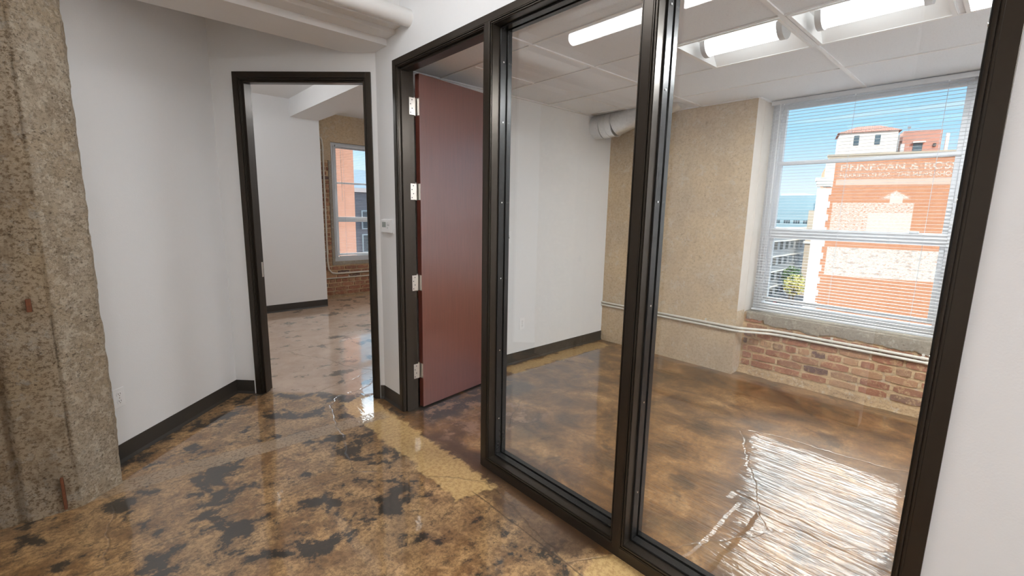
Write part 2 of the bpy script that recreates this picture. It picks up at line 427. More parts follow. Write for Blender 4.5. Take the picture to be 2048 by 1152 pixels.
# back room shell
WY, BY, WX = 7.11, 7.72, 2.55
b = MB(); b.box(.2, WX, WY, BY+.05, 0, 3.3); struct(b.build('wall_back', M['white']), 'white wall seen through the far doorway', 'wall')
vwall('wall_back_left', .3, 4.5, .3, WY, 0, 3.3, .12)
vwall('wall_back_right', 4.75, YO+.1, 4.75, BY+.1, 0, 3.3, -.12)
b = MB(); b.box(-1, 5.1, 3.5, 8.2, 3.02, 3.3); b.prism([(-1, 3.1), (XW-.02, 3.1), (XW-.02, 3.6), (-1, 3.6)], 3.2, 3.3); struct(b.build('ceiling_back_room', M['white_soft']), 'white back room ceiling', 'ceiling')
struct(bx('trim_ceiling_beam', M['white_soft'], 2.15, WX, 4.3, BY+.04, 2.78, 3.03), 'white boxed beam under the back room ceiling', 'beam')

# hall ceiling and beam
b = MB(); b.box(-6, XB, -6, 4.9, ZH, ZH+.25); struct(b.build('ceiling_hall', M['white_soft']), 'white hall ceiling', 'ceiling')
b = MB(); b.box(-2.2, XW+.002, 3.075, 3.42, 2.62, ZH+.01)
struct(b.build('trim_hall_beam', M['white_soft']), 'white painted beam crossing the hall ceiling', 'beam')
b = MB(); b.box(-2.2, XW+.002, 2.955, 3.08, 2.662, ZH+.01); b.box(-2.2, XW+.002, 2.885, 2.96, 2.690, ZH+.01)
struct(b.build('trim_beam_step', M['white_soft'], bevel=.006), 'stepped white ledge along the hall beam', 'beam')
b = MB(); b.tube([(-.62, 2.775, 2.71), (XW, 2.775, 2.71)], .052, 24)
pp = b.build('painted_pipe', M['pipew'], None, True); tag(pp, 'white painted round pipe running beside the hall beam at ceiling', 'pipe')

# concrete column
def column():
    poly = [(-1.6, 3.0), (-.40, 3.0), (-.385, 2.99), (-.20, 2.985), (-.041, 3.121), (-.041, 3.36)]
    b = bmesh.new(); dz = .022; nz = int(ZH/dz)
    pts = []
    for (x0, y0), (x1, y1) in zip(poly[:-1], poly[1:]):
        L = math.hypot(x1-x0, y1-y0); k = max(1, int(L/.010)); 
        if x0 < -1: k = 40
        for i in range(k): pts.append((x0+(x1-x0)*i/k, y0+(y1-y0)*i/k, (y1-y0)/L, -(x1-x0)/L))
    pts.append((poly[-1][0], poly[-1][1], 1, 0))
    grid = []
    for j in range(nz+1):
        z = ZH*j/nz; row = []
        for (x, y, nx, ny) in pts:
            q = Vector((x, y, z))
            d = .009*noise.fractal(q*6, .8, 2.1, 5)+.004*noise.noise(q*28)
            d -= .010*max(0, noise.noise(q*14+Vector((5, 0, 0)))-.25)
            if ny < -.5 or nx > .3:
                d -= .016*math.exp(-((x+.205)/.009)**2)+.012*math.exp(-((x+.405)/.008)**2)
            if z < .03: d *= .5
            row.append(b.verts.new((x+nx*d, y+ny*d, z)))
        grid.append(row)
    for j in range(nz):
        for i in range(len(pts)-1): b.faces.new((grid[j][i], grid[j][i+1], grid[j+1][i+1], grid[j+1][i]))
    bk0 = [b.verts.new((-1.6, 3.4, ZH*j)) for j in (0, 1)]
    me = bpy.data.meshes.new('concrete_column')
    bmesh.ops.recalc_face_normals(b, faces=b.faces)
    b.to_mesh(me); b.free(); me.materials.append(M['column'])
    for p_ in me.polygons: p_.use_smooth = True
    o = bpy.data.objects.new('concrete_column', me); col.objects.link(o); return o
cc = column(); struct(cc, 'rough board-formed beige concrete column at the left edge', 'column')
b = MB(); b.box(-.282, -.264, 2.962, 3.0, 1.020, 1.080); o = b.build('rusty_metal_tab', M['rust'], cc, bevel=.003); o['label'] = 'small rusty metal tab in the concrete'
b = MB(); b.box(-.262, -.250, 2.962, 2.995, .02, .185); o = b.build('rusty_metal_strip', M['rust'], cc, bevel=.003); o['label'] = 'narrow rusty strip near the foot of the column'

# office pier, window wall
def rough_slab(name, m, xa, ya, xb, yb, z0, z1, amp=.004, cell=.03, back=.1):
    """upright rough face from a to b, displaced, seen from its right-hand side"""
    b = bmesh.new(); L = math.hypot(xb-xa, yb-ya); k = max(2, int(L/cell)); nz = max(2, int((z1-z0)/cell))
    nx, ny = (yb-ya)/L, -(xb-xa)/L; g = []
    for j in range(nz+1):
        row = []
        for i in range(k+1):
            x = xa+(xb-xa)*i/k; y = ya+(yb-ya)*i/k; z = z0+(z1-z0)*j/nz
            d = amp*noise.fractal(Vector((x, y, z))*7, .8, 2.1, 4)
            if i in (0, k): d *= .3
            row.append(b.verts.new((x+nx*d, y+ny*d, z)))
        g.append(row)
    for j in range(nz):
        for i in range(k): b.faces.new((g[j][i], g[j][i+1], g[j+1][i+1], g[j+1][i]))
    return b
def bm_obj(b, name, m, parent=None, smooth=True):
    me = bpy.data.meshes.new(name); b.to_mesh(me); b.free(); me.materials.append(m)
    for p_ in me.polygons: p_.use_smooth = smooth
    o = bpy.data.objects.new(name, me); col.objects.link(o); o.parent = parent; return o
b = MB(); b.box(XP+.006, 5.0, YP+.006, YO+.3, 0, ZH)
pier = struct(b.build('wall_pier', M['pier']), 'tan plastered concrete pier left of the office window', 'wall')
bb = rough_slab('f', None, XP, YO, XP, YP, 0, ZC+.02, .004); o = bm_obj(bb, 'plaster_face', M['pier'], pier)
bb = rough_slab('f', None, XP, YP, XBR+.01, YP, 0, .62, .004); bm_obj(bb, 'plaster_side', M['pier'], pier)
bb = rough_slab('f', None, XP, YP, XBR-.01, YP, .62, ZC+.02, .003); bm_obj(bb, 'plaster_edge', M['revealp'], pier)

def bricks(mb, mapf, u0, u1, z0, z1, skip, seed, rowh=.0715, flip=False):
    """irregular bricks; mapf(u, z, out) gives the world point"""
    rnd = random.Random(seed); z = z0; r = 0
    while z < z1-.02:
        h = rowh-.013; u = u0 - rnd.random()*.2
        header = (r % 6 == 3)
        while u < u1:
            Lb = (.098 if header else .203)+rnd.uniform(-.012, .012)
            a, c = max(u, u0), min(u+Lb, u1)
            if c-a > .03 and not skip((a+c)/2, z+h/2, a, c, z, z+h):
                o = .004+rnd.random()*.006; ins = .006
                j = lambda k=.004: rnd.uniform(-k, k)
                n = 6; top = []; bot = []
                for i in range(n+1):
                    uu = a+(c-a)*i/n
                    cr = .006*abs((i/n-.5)*2)**4
                    top.append((uu+(j(.002)), z+h-cr+j(.0022))); bot.append((uu+(j(.002)), z+cr+j(.0022)))
                outer = [mapf(x, y, -.012) for x, y in bot+top[::-1]]
                inner = []
                for x, y in bot+top[::-1]:
                    inner.append(mapf(x+(-ins if x > (a+c)/2 else ins)*min(1, abs(x-(a+c)/2)/((c-a)/2)*1.0), y+(-ins if y > z+h/2 else ins)*.6, o+j(.0015)))
                N = 2*(n+1)
                fs = [(i, (i+1) % N, N+(i+1) % N, N+i) for i in range(N)]
                m_ = n+1
                for i in range(n): fs.append((N+i, N+i+1, N+N-2-i, N+N-1-i))
                mb.add(outer+inner, fs)
            u += Lb+.013
        z += rowh; r += 1
# apron under the office window: mortar bed, bricks, ragged plaster band, mortar skirt
apron = struct(bx('wall_window', M['mortar'], XBR+.012, 5.0, -1.0, YP+.02, 0, .595), 'old red brick apron under the office window', 'wall')
bb = rough_slab('f', None, XBR, YP+.0, XBR, -.94, 0, .595, .006, .025); bm_obj(bb, 'mortar_bed', M['mortar'], apron)
def rag(u): return .515+.030*noise.fractal(Vector((u*5, 3.1, 0)), .9, 2.2, 5)+(.03 if u > 1.5 else 0)
mb = MB(); bricks(mb, lambda u, z, o: Vector((XBR-.001-o, u, z)), -.92, YP-.015, .075, .60, lambda u, z, a, c, z0, z1: z > rag(u)+.0, 3)
bk = mb.build('brickwork', M['brick'], apron)
mb = MB(); n = 190
for i in range(n):
    u0 = -.93+(YP-.03+.93)*i/n; u1 = -.93+(YP-.03+.93)*(i+1)/n
    z0, z1 = rag(u0)-.012+.012*noise.noise(Vector((u0*40, 0, 0))), rag(u1)-.012+.012*noise.noise(Vector((u1*40, 0, 0)))
    a = XBR-.020; q = XBR+.01
    mb.add([(a+.006, u0, z0), (a+.006, u1, z1), (a, u1, z1+.02), (a, u0, z0+.02), (a, u0, .598), (a, u1, .598), (q, u0, z0-.006), (q, u1, z1-.006), (q, u0, .598), (q, u1, .598)],
           [(0, 1, 2, 3), (3, 2, 5, 4), (6, 7, 1, 0), (4, 5, 9, 8)])
mb.build('sill_plaster', M['sillc'], apron, True)
def skirt(name, mapf, u0, u1, parent, m, hh=.07, dd=.07):
    b = bmesh.new(); n = int((u1-u0)/.03); g = []
    for i in range(n+1):
        u = u0+(u1-u0)*i/n; h = hh*(1+.5*noise.noise(Vector((u*9, 1, hh)))); d = dd*(1+.5*noise.noise(Vector((u*7, 5, 0))))
        g.append([b.verts.new(mapf(u, z, o)) for z, o in ((h, -.004), (h*.7, d*.18), (h*.35, d*.45), (h*.1, d*.8), (-.002, d*1.15))])
    for i in range(n):
        for k in range(4): b.faces.new((g[i][k], g[i+1][k], g[i+1][k+1], g[i][k+1]))
    return bm_obj(b, name, m, parent)
skirt('mortar_skirt', lambda u, z, o: Vector((XBR-o, u, z)), -.93, YP, apron, M['skirt'], .05, .05)

# back room brick wall with its window hole
BWX0, BWX1, BWZ0, BWZ1 = 2.93, 4.22, .62, 2.585
b = MB(); b.box(WX, 4.75, BY+.012, 8.1, 0, BWZ0); b.box(WX, BWX0, BY+.012, 8.1, BWZ0, BWZ1); b.box(BWX1, 4.75, BY+.012, 8.1, BWZ0, BWZ1); b.box(WX, 4.75, BY+.012, 8.1, BWZ1, 3.3)
bw = struct(b.build('wall_brick_back', M['mortar']), 'old brick wall around the back room window', 'wall')
mb = MB(); bm_ = lambda u, z, o: Vector((u, BY+.004-o, z)); no = lambda *a: False
bricks(mb, bm_, WX+.005, 4.74, .05, .555, no, 11); bricks(mb, bm_, WX+.005, BWX0-.045, .5505, 2.28, no, 12); bricks(mb, bm_, BWX1+.055, 4.74, .5505, 2.28, no, 13)
mb.build('brickwork', M['brick'], bw)
b = MB()
for b_ in ((WX, BWX0, 2.29, 3.03), (BWX1, 4.75, 2.29, 3.03), (BWX0, BWX1, BWZ1, 3.03)): b.box(b_[0], b_[1], BY-.012, BY+.02, b_[2], b_[3])
b.build('plaster_patches', M['pier'], bw)
b = MB(); b.box(BWX0-.045, BWX0, BY-.006, BY+.02, BWZ0-.06, 2.29); b.box(BWX1, BWX1+.05, BY-.006, BY+.02, BWZ0-.06, 2.29); b.box(BWX0, BWX1, BY-.006, BY+.02, BWZ0-.06, BWZ0)
b.build('grey_plaster_edging', M['sillc'], bw)
skirt('mortar_skirt', lambda u, z, o: Vector((u, BY-o, z)), WX, 4.72, bw, M['skirt'], .05, .05)

# upper part of the office window wall (reveal head) and ceiling grid
OWY0, OWY1 = .285, YP
b = MB(); b.box(4.60, 5.0, -1.0, OWY0, .595, ZC+.3); struct(b.build('wall_window_right', M['white']), 'white plaster right of the office window', 'wall')
b = MB(); b.box(XBR-.01, 4.86, YP-.002, YP+.012, .597, ZC); b.box(XBR, 4.86, OWY0-.008, OWY0+.002, .597, ZC)
struct(b.build('trim_reveal', M['revealp']), 'cream plaster reveal of the office window', 'trim')
b = MB(); b.box(XBR+.02, 4.86, OWY0, YP, .590, .603); struct(b.build('trim_sill', M['sillc']), 'thin grey sill below the office blind', 'trim')
b = MB()
for x0, x1, cuts in ((XB-.02, 2.13, []), (2.13, 2.745, [(-.277, .324)]), (2.745, 3.345, [(-.277, .324), (.356, .957), (.989, 1.590)]), (3.345, 5.0, [])):
    y = -1.0
    for c0, c1 in cuts+[(YO+.05, None)]:
        if c0 > y: b.box(x0, x1, y, c0, ZC, ZC+.05)
        y = c1
ceil = struct(b.build('ceiling', M['tile']), 'white suspended acoustic tile ceiling of the office', 'ceiling')
def grid():
    xs = [2.12, 2.74, 3.35, 3.96]; t = .012; z0, z1 = ZC-.006, ZC+.002
    for yy in (2.195, .975, -.245):
        bx('grid_runner', M['plate'], XB, XP if yy > YP else XBR+.05, yy-t, yy+t, z0-.002, z1, parent=ceil)
    for x in xs: bx('grid_runner', M['plate'], x-.008, x+.008, -.95, YO, z0, z1, parent=ceil)
    for (xa, xb, yy) in ((2.74, 3.35, 1.60), (2.74, 3.35, .36), (3.35, XP, 2.80), (2.12, 2.74, 2.80)): bx('grid_runner', M['plate'], xa, xb, yy-.008, yy+.008, z0, z1, parent=ceil)
    bx('wall_angle', M['plate'], XB, XP, YO-.02, YO, z0-.002, z1, parent=ceil)
    bx('wall_angle', M['plate'], XP-.018, XP, YP, YO, z0-.002, z1, parent=ceil)
    bx('wall_angle', M['plate'], XP, XBR+.05, YP-.018, YP, z0-.002, z1, parent=ceil)
grid()

# baseboards
def baseb(name, pts, label):
    mb = MB()
    for (x0, y0), (x1, y1) in zip(pts[:-1], pts[1:]):
        d = Vector((x1-x0, y1-y0)).normalized(); nx, ny = d.y, -d.x
        prof = [(0, .112), (.004, .112), (.0045, .02), (.011, .006), (.013, 0), (0, 0)]
        vs_ = [(x+nx*o, y+ny*o, z) for x, y in ((x0, y0), (x1, y1)) for o, z in prof]
        n = len(prof); mb.add(vs_, [(i, (i+1) % n, n+(i+1) % n, n+i) for i in range(n)]+[tuple(range(n)), tuple(range(2*n-1, n-1, -1))])
    return struct(mb.build(name, M['base']), label, 'baseboard')
baseb('baseboard_left', [(-.2, LW-.2), (L0.x, L0.y), (.822, CW-.822)], 'dark rubber baseboard along the left hall wall and corner')
baseb('baseboard_right', [(1.567, CW-1.567), (XW, 3.262), (XW, 2.99)], 'short dark baseboard between the two door frames')
baseb('baseboard_office', [(XB, YO), (XP, YO)], 'dark baseboard along the white office wall')
baseb('baseboard_back', [(.42, WY), (WX, WY)], 'dark baseboard seen through the far doorway')
baseb('baseboard_hall_side', [(-.64, 2.18), (-.64, .6)], 'dark baseboard on the hall side wall')

# ------------------------------------------------------------------ frames
LAY = [(0, .004, .010), (.004, .009, .004), (.009, .013, .014), (.013, .018, .002)]   # outward from the opening edge: from, to, recess
def ring(mb, a0, a1, z0, z1, o0, o1, d0, d1, bottom=True):
    A0, A1, B0, B1 = a0-o1, a1+o1, a0-o0, a1+o0
    Z1, Y1 = z1+o1, z1+o0
    if bottom: Z0, Y0 = z0-o1, z0-o0
    else: Z0 = Y0 = z0
    mb.box(A0, B0, d0, d1, Z0, Z1); mb.box(B1, A1, d0, d1, Z0, Z1); mb.box(B0, B1, d0, d1, Y1, Z1)
    if bottom: mb.box(B0, B1, d0, d1, Z0, Y0)
# glazed partition in local coordinates: a along the wall away from the far end, d into the office
PX = Matrix(((0, 1, 0, XF), (-1, 0, 0, 2.987), (0, 0, 1, 0), (0, 0, 0, 1)))
DEP = XB-XF; ZT = 2.503; FW = .036; ST = .018
aA = 2.987-1.965; aB = 2.987-1.018; aP = 2.987-.054        # mullion centres, outer edge of the right post
hd = ZT-FW-ST                                              # opening height
ops = [(FW+ST, aA-FW/2-ST, 0, hd, False), (aA+FW/2+ST, aB-FW/2-ST, .068, hd, True), (aB+FW/2+ST, aP-FW-ST, .068, hd, True)]
part = thing('window_1', 'dark bronze metal frame with an open doorway and two tall glass panes', 'glass partition', (XF, 1.5, 0), structure=True)
def member(name, boxes):
    mb = MB(PX)
    for bx_ in boxes: mb.box(*bx_)
    return mb.build(name, M['bronze'], part, bevel=.0012)
F0, F1 = 0, DEP
member('door_jamb', [(0, FW, 0, F1, 0, ZT)])
member('head_rail', [(FW, aP-FW, 0, F1, ZT-FW, ZT)])
member('mullion', [(aA-FW/2, aA+FW/2, 0, F1, 0, ZT-FW)])
member('mullion', [(aB-FW/2, aB+FW/2, 0, F1, 0, ZT-FW)])
member('right_post', [(aP-FW, aP, 0, F1, 0, ZT)])
member('base_rail', [(aA+FW/2, aB-FW/2, 0, F1, 0, .050)])
member('base_rail', [(aB+FW/2, aP-FW, 0, F1, 0, .050)])
for i, (a0, a1, z0, z1, bt) in enumerate(ops):
    mb = MB(PX)
    for o0, o1, rc in LAY: ring(mb, a0, a1, z0, z1, o0, o1, rc, F1-rc, bt)
    lin = mb.build('stepped_casing', M['bronze'], part)
    if i == 0:
        mb = MB(PX); ring(mb, a0+.014, a1-.014, z0, z1-.014, 0, .014, .030, .088, False); mb.build('door_stop', M['bronze'], part, bevel=.001)
    else:
        mb = MB(PX); ring(mb, a0+.008, a1-.008, z0+.008, z1-.008, 0, .008, .058, .096, True); st = mb.build('glazing_stop', M['seal'], part, bevel=.001)
        mb = MB(PX); ring(mb, a0+.012, a1-.012, z0+.012, z1-.012, 0, .012, .104, F1-.004, True); mb.build('glazing_stop', M['seal'], part, bevel=.001)
        mb = MB(PX); mb.box(a0+.002, a1-.002, .097, .103, z0+.002, z1-.002); mb.build('glass_pane', M['glass'], part)
        for z in (.30, .72, 1.14, 1.56, 1.98, 2.28):
            for a, sg in ((a0+.0085, 1), (a1-.0085, -1)):
                mb = MB(PX); mb.tube([(a-sg*.002, .078, z), (a+sg*.002, .078, z)], .0042, 10); mb.build('screw', M['screw'], st, True)
# far doorway frame
dfr = thing('door_2', 'dark metal door frame without a visible door in the angled far wall', 'door frame', (1.2, 3.65, 0), structure=True)
mb = MB(DX); hd2 = 2.485-FW-ST
for b_ in ((0, FW, -.014, .134, 0, 2.485), (DW-FW, DW, -.014, .134, 0, 2.485)):
    q = MB(DX); q.box(*b_); q.build('jamb', M['bronze'], dfr, bevel=.0012)
q = MB(DX); q.box(FW, DW-FW, -.014, .134, 2.485-FW, 2.485); q.build('head', M['bronze'], dfr, bevel=.0012)
for o0, o1, rc in LAY: ring(mb, FW+ST, DW-FW-ST, 0, hd2, o0, o1, -.014+rc, .134-rc, False)
mb.build('stepped_casing', M['bronze'], dfr)
q = MB(DX); ring(q, FW+ST+.014, DW-FW-ST-.014, 0, hd2-.014, 0, .014, .016, .074, False); q.build('door_stop', M['bronze'], dfr, bevel=.001)
q = MB(DX); q.box(FW+ST-.001, FW+ST+.003, .082, .114, .955, 1.075); q.box(FW+ST, FW+ST+.006, .078, .084, .985, 1.045); q.build('strike_plate', M['nickel'], dfr, bevel=.001)

# ------------------------------------------------------------------ wood door
hp = Vector((XB+.006, 2.9445, 0))
ang = R(8.5)
dd = Vector((math.cos(ang), math.sin(ang), 0)); dnn = Vector((-math.sin(ang), math.cos(ang), 0))
HX = Matrix(((dd.x, dnn.x, 0, hp.x), (dd.y, dnn.y, 0, hp.y), (0, 0, 1, 0), (0, 0, 0, 1)))
door = thing('door_1', 'dark red mahogany veneer door standing open into the office', 'door', (hp.x+.4, hp.y+.05, 0), structure=True)
q = MB(HX); q.box(.006, .91, -.046, -.002, .012, hd-.012); q.build('door_slab', M['wood'], door, bevel=.0015)
for zc_ in (.30, .98, 1.64, 2.22):
    q = MB(HX); q.tube([(0, 0, zc_-.060), (0, 0, zc_+.060)], .0065, 14); q.tube([(0, 0, zc_+.060), (0, 0, zc_+.066)], .0045, 12)
    q.box(.0035, .0065, -.044, -.002, zc_-.057, zc_+.057)
    q2 = MB(); q2.box(XB-.050, XB+.003, 2.9285, 2.932, zc_-.057, zc_+.057)
    hg = q.build('hinge', M['nickel'], door, True)
    q2.build('hinge_leaf', M['nickel'], hg, bevel=.001)
    q = MB()
    for dz in (-.042, -.014, .014, .042): q.tube([(XB-.022-.012*((dz > 0) ^ (abs(dz) > .03)), 2.9290, zc_+dz), (XB-.022-.012*((dz > 0) ^ (abs(dz) > .03)), 2.9275, zc_+dz)], .004, 10)
    q.build('hinge_screws', M['slot'], hg, True)

# ------------------------------------------------------------------ windows and blinds
def window(name, label, xf, loc, wdt, z0, z1, mids):
    """local: a across, d outwards, z up; mids = rails (z0, z1)"""
    th = thing(name, label, 'window', loc, structure=True)
    q = MB(xf); f = .075
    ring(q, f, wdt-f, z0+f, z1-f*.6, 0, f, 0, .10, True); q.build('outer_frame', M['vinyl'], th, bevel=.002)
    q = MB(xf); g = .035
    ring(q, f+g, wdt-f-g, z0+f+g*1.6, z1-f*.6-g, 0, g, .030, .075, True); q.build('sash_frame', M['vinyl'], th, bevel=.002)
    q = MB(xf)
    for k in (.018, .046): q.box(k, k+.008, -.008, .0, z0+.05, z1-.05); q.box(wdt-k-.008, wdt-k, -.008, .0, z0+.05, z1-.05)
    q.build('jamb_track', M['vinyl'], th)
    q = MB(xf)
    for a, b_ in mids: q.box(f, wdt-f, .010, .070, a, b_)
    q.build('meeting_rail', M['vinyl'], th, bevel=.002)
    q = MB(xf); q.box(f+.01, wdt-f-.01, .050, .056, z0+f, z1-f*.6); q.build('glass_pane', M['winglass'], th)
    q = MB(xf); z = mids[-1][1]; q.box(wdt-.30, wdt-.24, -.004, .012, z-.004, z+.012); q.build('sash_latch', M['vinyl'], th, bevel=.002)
    return th
WX1 = Matrix(((0, 1, 0, 4.78), (-1, 0, 0, YP), (0, 0, 1, 0), (0, 0, 0, 1)))
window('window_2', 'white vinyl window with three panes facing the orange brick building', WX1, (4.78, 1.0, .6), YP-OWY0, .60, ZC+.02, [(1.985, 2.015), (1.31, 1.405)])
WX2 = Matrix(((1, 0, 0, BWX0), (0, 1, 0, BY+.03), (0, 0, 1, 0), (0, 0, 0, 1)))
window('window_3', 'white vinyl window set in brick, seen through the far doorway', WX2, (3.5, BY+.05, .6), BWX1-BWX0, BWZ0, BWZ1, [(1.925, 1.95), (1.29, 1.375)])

def blind(name, label, xf, loc, wdt, z0, z1, pitch_, tilt, cords, depth=.025):
    th = thing(name, label, 'window blind', loc)
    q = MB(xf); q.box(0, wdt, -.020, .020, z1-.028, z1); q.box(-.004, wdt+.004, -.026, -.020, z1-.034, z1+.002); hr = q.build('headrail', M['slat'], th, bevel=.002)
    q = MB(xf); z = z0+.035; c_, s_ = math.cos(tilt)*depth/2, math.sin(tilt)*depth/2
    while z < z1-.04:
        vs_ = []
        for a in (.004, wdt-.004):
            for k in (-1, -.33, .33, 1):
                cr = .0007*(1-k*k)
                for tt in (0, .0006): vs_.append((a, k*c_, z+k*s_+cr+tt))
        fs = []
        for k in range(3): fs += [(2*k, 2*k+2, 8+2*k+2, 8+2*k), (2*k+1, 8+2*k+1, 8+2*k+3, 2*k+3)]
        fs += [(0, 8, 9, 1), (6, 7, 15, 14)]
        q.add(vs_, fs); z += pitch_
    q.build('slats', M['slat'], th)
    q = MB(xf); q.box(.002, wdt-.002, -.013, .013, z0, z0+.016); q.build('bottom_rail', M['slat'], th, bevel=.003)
    for a in cords:
        q = MB(xf)
        for dd_ in (-depth/2-.001, depth/2+.001): q.tube([(a, dd_, z0+.01), (a, dd_, z1-.02)], .0009, 5)
        q.build('ladder_cord', M['cord'], th)
        q = MB(xf); q.tube([(a, -.021, z1-.033), (a, -.021, z1-.041)], .005, 8); q.build('cord_cap', M['plastic'], th)
    q = MB(xf); q.tube([(.075, -.032, z1-.03), (.078, -.034, z1-.9)], .0028, 8); q.build('tilt_wand', M['plastic'], th)
    return th
BX1 = Matrix(((0, 1, 0, 4.66), (-1, 0, 0, 1.650), (0, 0, 1, 0), (0, 0, 0, 1)))
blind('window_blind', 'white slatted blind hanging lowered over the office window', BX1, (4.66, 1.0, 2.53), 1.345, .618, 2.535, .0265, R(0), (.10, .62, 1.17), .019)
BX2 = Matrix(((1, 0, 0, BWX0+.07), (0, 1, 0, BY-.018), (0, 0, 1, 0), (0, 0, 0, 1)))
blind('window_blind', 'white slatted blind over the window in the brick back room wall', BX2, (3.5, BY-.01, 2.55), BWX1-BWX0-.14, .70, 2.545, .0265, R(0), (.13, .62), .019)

# ------------------------------------------------------------------ ceiling lights
def light():
    th = thing('ceiling_light', 'lit square recessed fixture nearer the glass mullion', 'ceiling light', (3.045, 1.29, ZC), 'recessed lights in the office ceiling')
    x0, x1, y0, y1 = 2.750, 3.340, .989, 1.590; z = ZC-.004
    q = MB(); w_ = .018
    q.box(x0, x1, y0, y0+w_, z-.006, z+.004); q.box(x0, x1, y1-w_, y1, z-.006, z+.004); q.box(x0, x0+w_, y0+w_, y1-w_, z-.006, z+.004); q.box(x1-w_, x1, y0+w_, y1-w_, z-.006, z+.004)
    q.build('trim_frame', M['pan'], th)
    q = MB(); t0 = z-.001; a, b_, c, d = x0+w_, x1-w_, y0+w_, y1-w_; k = .09; zt = z+.000
    # pan with flat ends and sides sloping up to a flat back
    q.add([(a, c, z-.002), (b_, c, z-.002), (b_, d, z-.002), (a, d, z-.002), (a+.10, c+.004, z+.085), (b_-.10, c+.004, z+.085), (b_-.10, d-.004, z+.085), (a+.10, d-.004, z+.085)],
          [(0, 1, 5, 4), (1, 2, 6, 5), (2, 3, 7, 6), (3, 0, 4, 7), (4, 5, 6, 7)])
    q.build('reflector_pan', M['pan'], th, recalc=False)
    xc = (x0+x1)/2; r = .075
    def half(ya, yb, r, name, m, parent):
        q = MB(); n = 14; vs_ = []
        for y in (ya, yb):
            for i in range(n+1):
                an = PI*i/n; vs_.append((xc+r*math.cos(an), y, z+.062-r*.95*math.sin(an)))
        q.add(vs_, [(i, i+1, n+2+i, n+1+i) for i in range(n)]+[tuple(range(n+1)), tuple(range(2*n+1, n, -1))])
        return q.build(name, m, parent, True)
    half(c+.075, d-.075, r, 'lens', M['lens'], th)
    half(c+.045, c+.075, r+.008, 'end_cap', M['cap'], th); half(d-.075, d-.045, r+.008, 'end_cap', M['cap'], th)
    return th
# openings are cut where the fixtures sit: the tile layer starts above them
l1 = light()
l2 = copy_tree(l1); l2.location.y -= .62+.013; l2['label'] = 'lit square recessed fixture closer to the right dark post'
l3 = copy_tree(l1); l3.location.y -= 2*(.62+.013); l3['label'] = 'added recessed fill fixture cut off by the right dark post'  # added to fill the office with light
for c_ in l3.children:
    if c_.name.startswith('lens'): c_.data = c_.data.copy(); c_.data.materials[0] = M['lens4']
l4 = copy_tree(l3); l4.location.x -= .61; l4['label'] = 'added unseen fill fixture beside the cut-off one, closer to the glass wall'  # second added office fill, out of view
# hall tube light (seen mirrored in the glass); later tubes are added fill
def tube_light(name, label, x, y0, y1, z, m='lens2'):
    th = thing(name, label, 'ceiling light', (x, (y0+y1)/2, ZH), 'tube lights of the hall ceiling')
    bx('housing', M['pan'], x-.035, x+.035, y0-.01, y1+.01, z+.03, ZH, parent=th)
    q = MB(); q.tube([(x, y0, z), (x, y1, z)], .045, 20); q.build('lens', M[m], th, True)
    return th
tl = tube_light('ceiling_light', 'long white tube light mounted on the hall ceiling', .50, 1.28, 2.50, 2.83)
t2 = tube_light('ceiling_light', 'added fill tube over the hall behind the viewer', -.95, -2.9, -1.7, 2.83, 'lens3')  # added behind the camera as fill for the hall
t3 = copy_tree(t2); t3.location = (-3.4, -2.6, ZH); t3['label'] = 'added fill tube over the far side of the hall'  # another added hall fill, out of view
t4 = tube_light('ceiling_light', 'added unseen fill tube on the back room ceiling near the brick wall', 4.0, 4.3, 5.5, 2.90, 'lens2'); del t4['group']  # added fill for the back room, kept out of view
t5 = tube_light('ceiling_light', 'added unseen fill tube on the back room ceiling left of the boxed beam', .72, 5.0, 6.2, 2.90, 'lens2'); del t5['group']  # added to brighten the white back wall, kept out of view

# ------------------------------------------------------------------ duct
duct = thing('air_duct', 'galvanised round duct with an elbow along the top of the office pier', 'duct', (4.14, 3.0, 2.42))
zc_ = 2.437; r = .127
q = MB(); q.tube([(4.14, YO, zc_), (4.14, 3.13, zc_)], r, 32); q.build('straight_pipe', M['galv'], duct, True)
q = MB(); q.tube([(4.14, 3.13, zc_), (4.145, 3.06, zc_+.005), (4.15, 2.99, zc_+.012)], r+.003, 32)
q.build('elbow', M['galv'], duct, True)
q = MB(); q.tube([(4.15, 2.99, zc_+.012), (4.17, 2.66, zc_+.10), (4.18, 2.30, zc_+.175)], [r-.002, r-.006, r-.012], 32); q.build('angled_pipe', M['galv'], duct, True)
q = MB()
for y in (3.13, 3.095, 3.06, 2.99):
    q.tube([(4.145, y+.004, zc_+(.005 if y < 3.1 else 0)), (4.145, y-.004, zc_+(.006 if y < 3.1 else 0))], r+.007, 32)
q.build('seam_ring', M['galv'], duct, True)

# ------------------------------------------------------------------ conduits
def conduit(name, label, pts, r, clips, group=None, m='pipe', bn=Vector((-1, 0, 0)), ax=Vector((0, 1, 0))):
    q = MB(); q.tube(pts, r, 12); o = q.build(name, M[m], None, True); tag(o, label, 'conduit', group)
    for c in clips:
        q = MB(); c = Vector(c)
        q.tube([c-ax*.012, c+ax*.012], r+.003, 12)
        q.build('coupling' if r > .02 else 'strap', M[m], o, True)
        q = MB(); up = Vector((0, 0, 1)) if abs(ax.z) < .5 else bn.cross(ax)
        k = c+up*(r+.014)-bn*(r-.004)
        q.tube([k-bn*.003, k+bn*.006], .010, 10); q.build('strap_ear', M[m], o, True)
    return o
def run(dx, z, r): 
    a = XP-r-.006-dx; c = XBR-r-.012-dx
    return [(a, YO+.0, z), (a, 2.4, z), (a, 1.75, z), (a+.01, 1.64, z), (c-.02, 1.42, z-.002), (c, 1.30, z-.002), (c, .6, z), (c, -.94, z)]
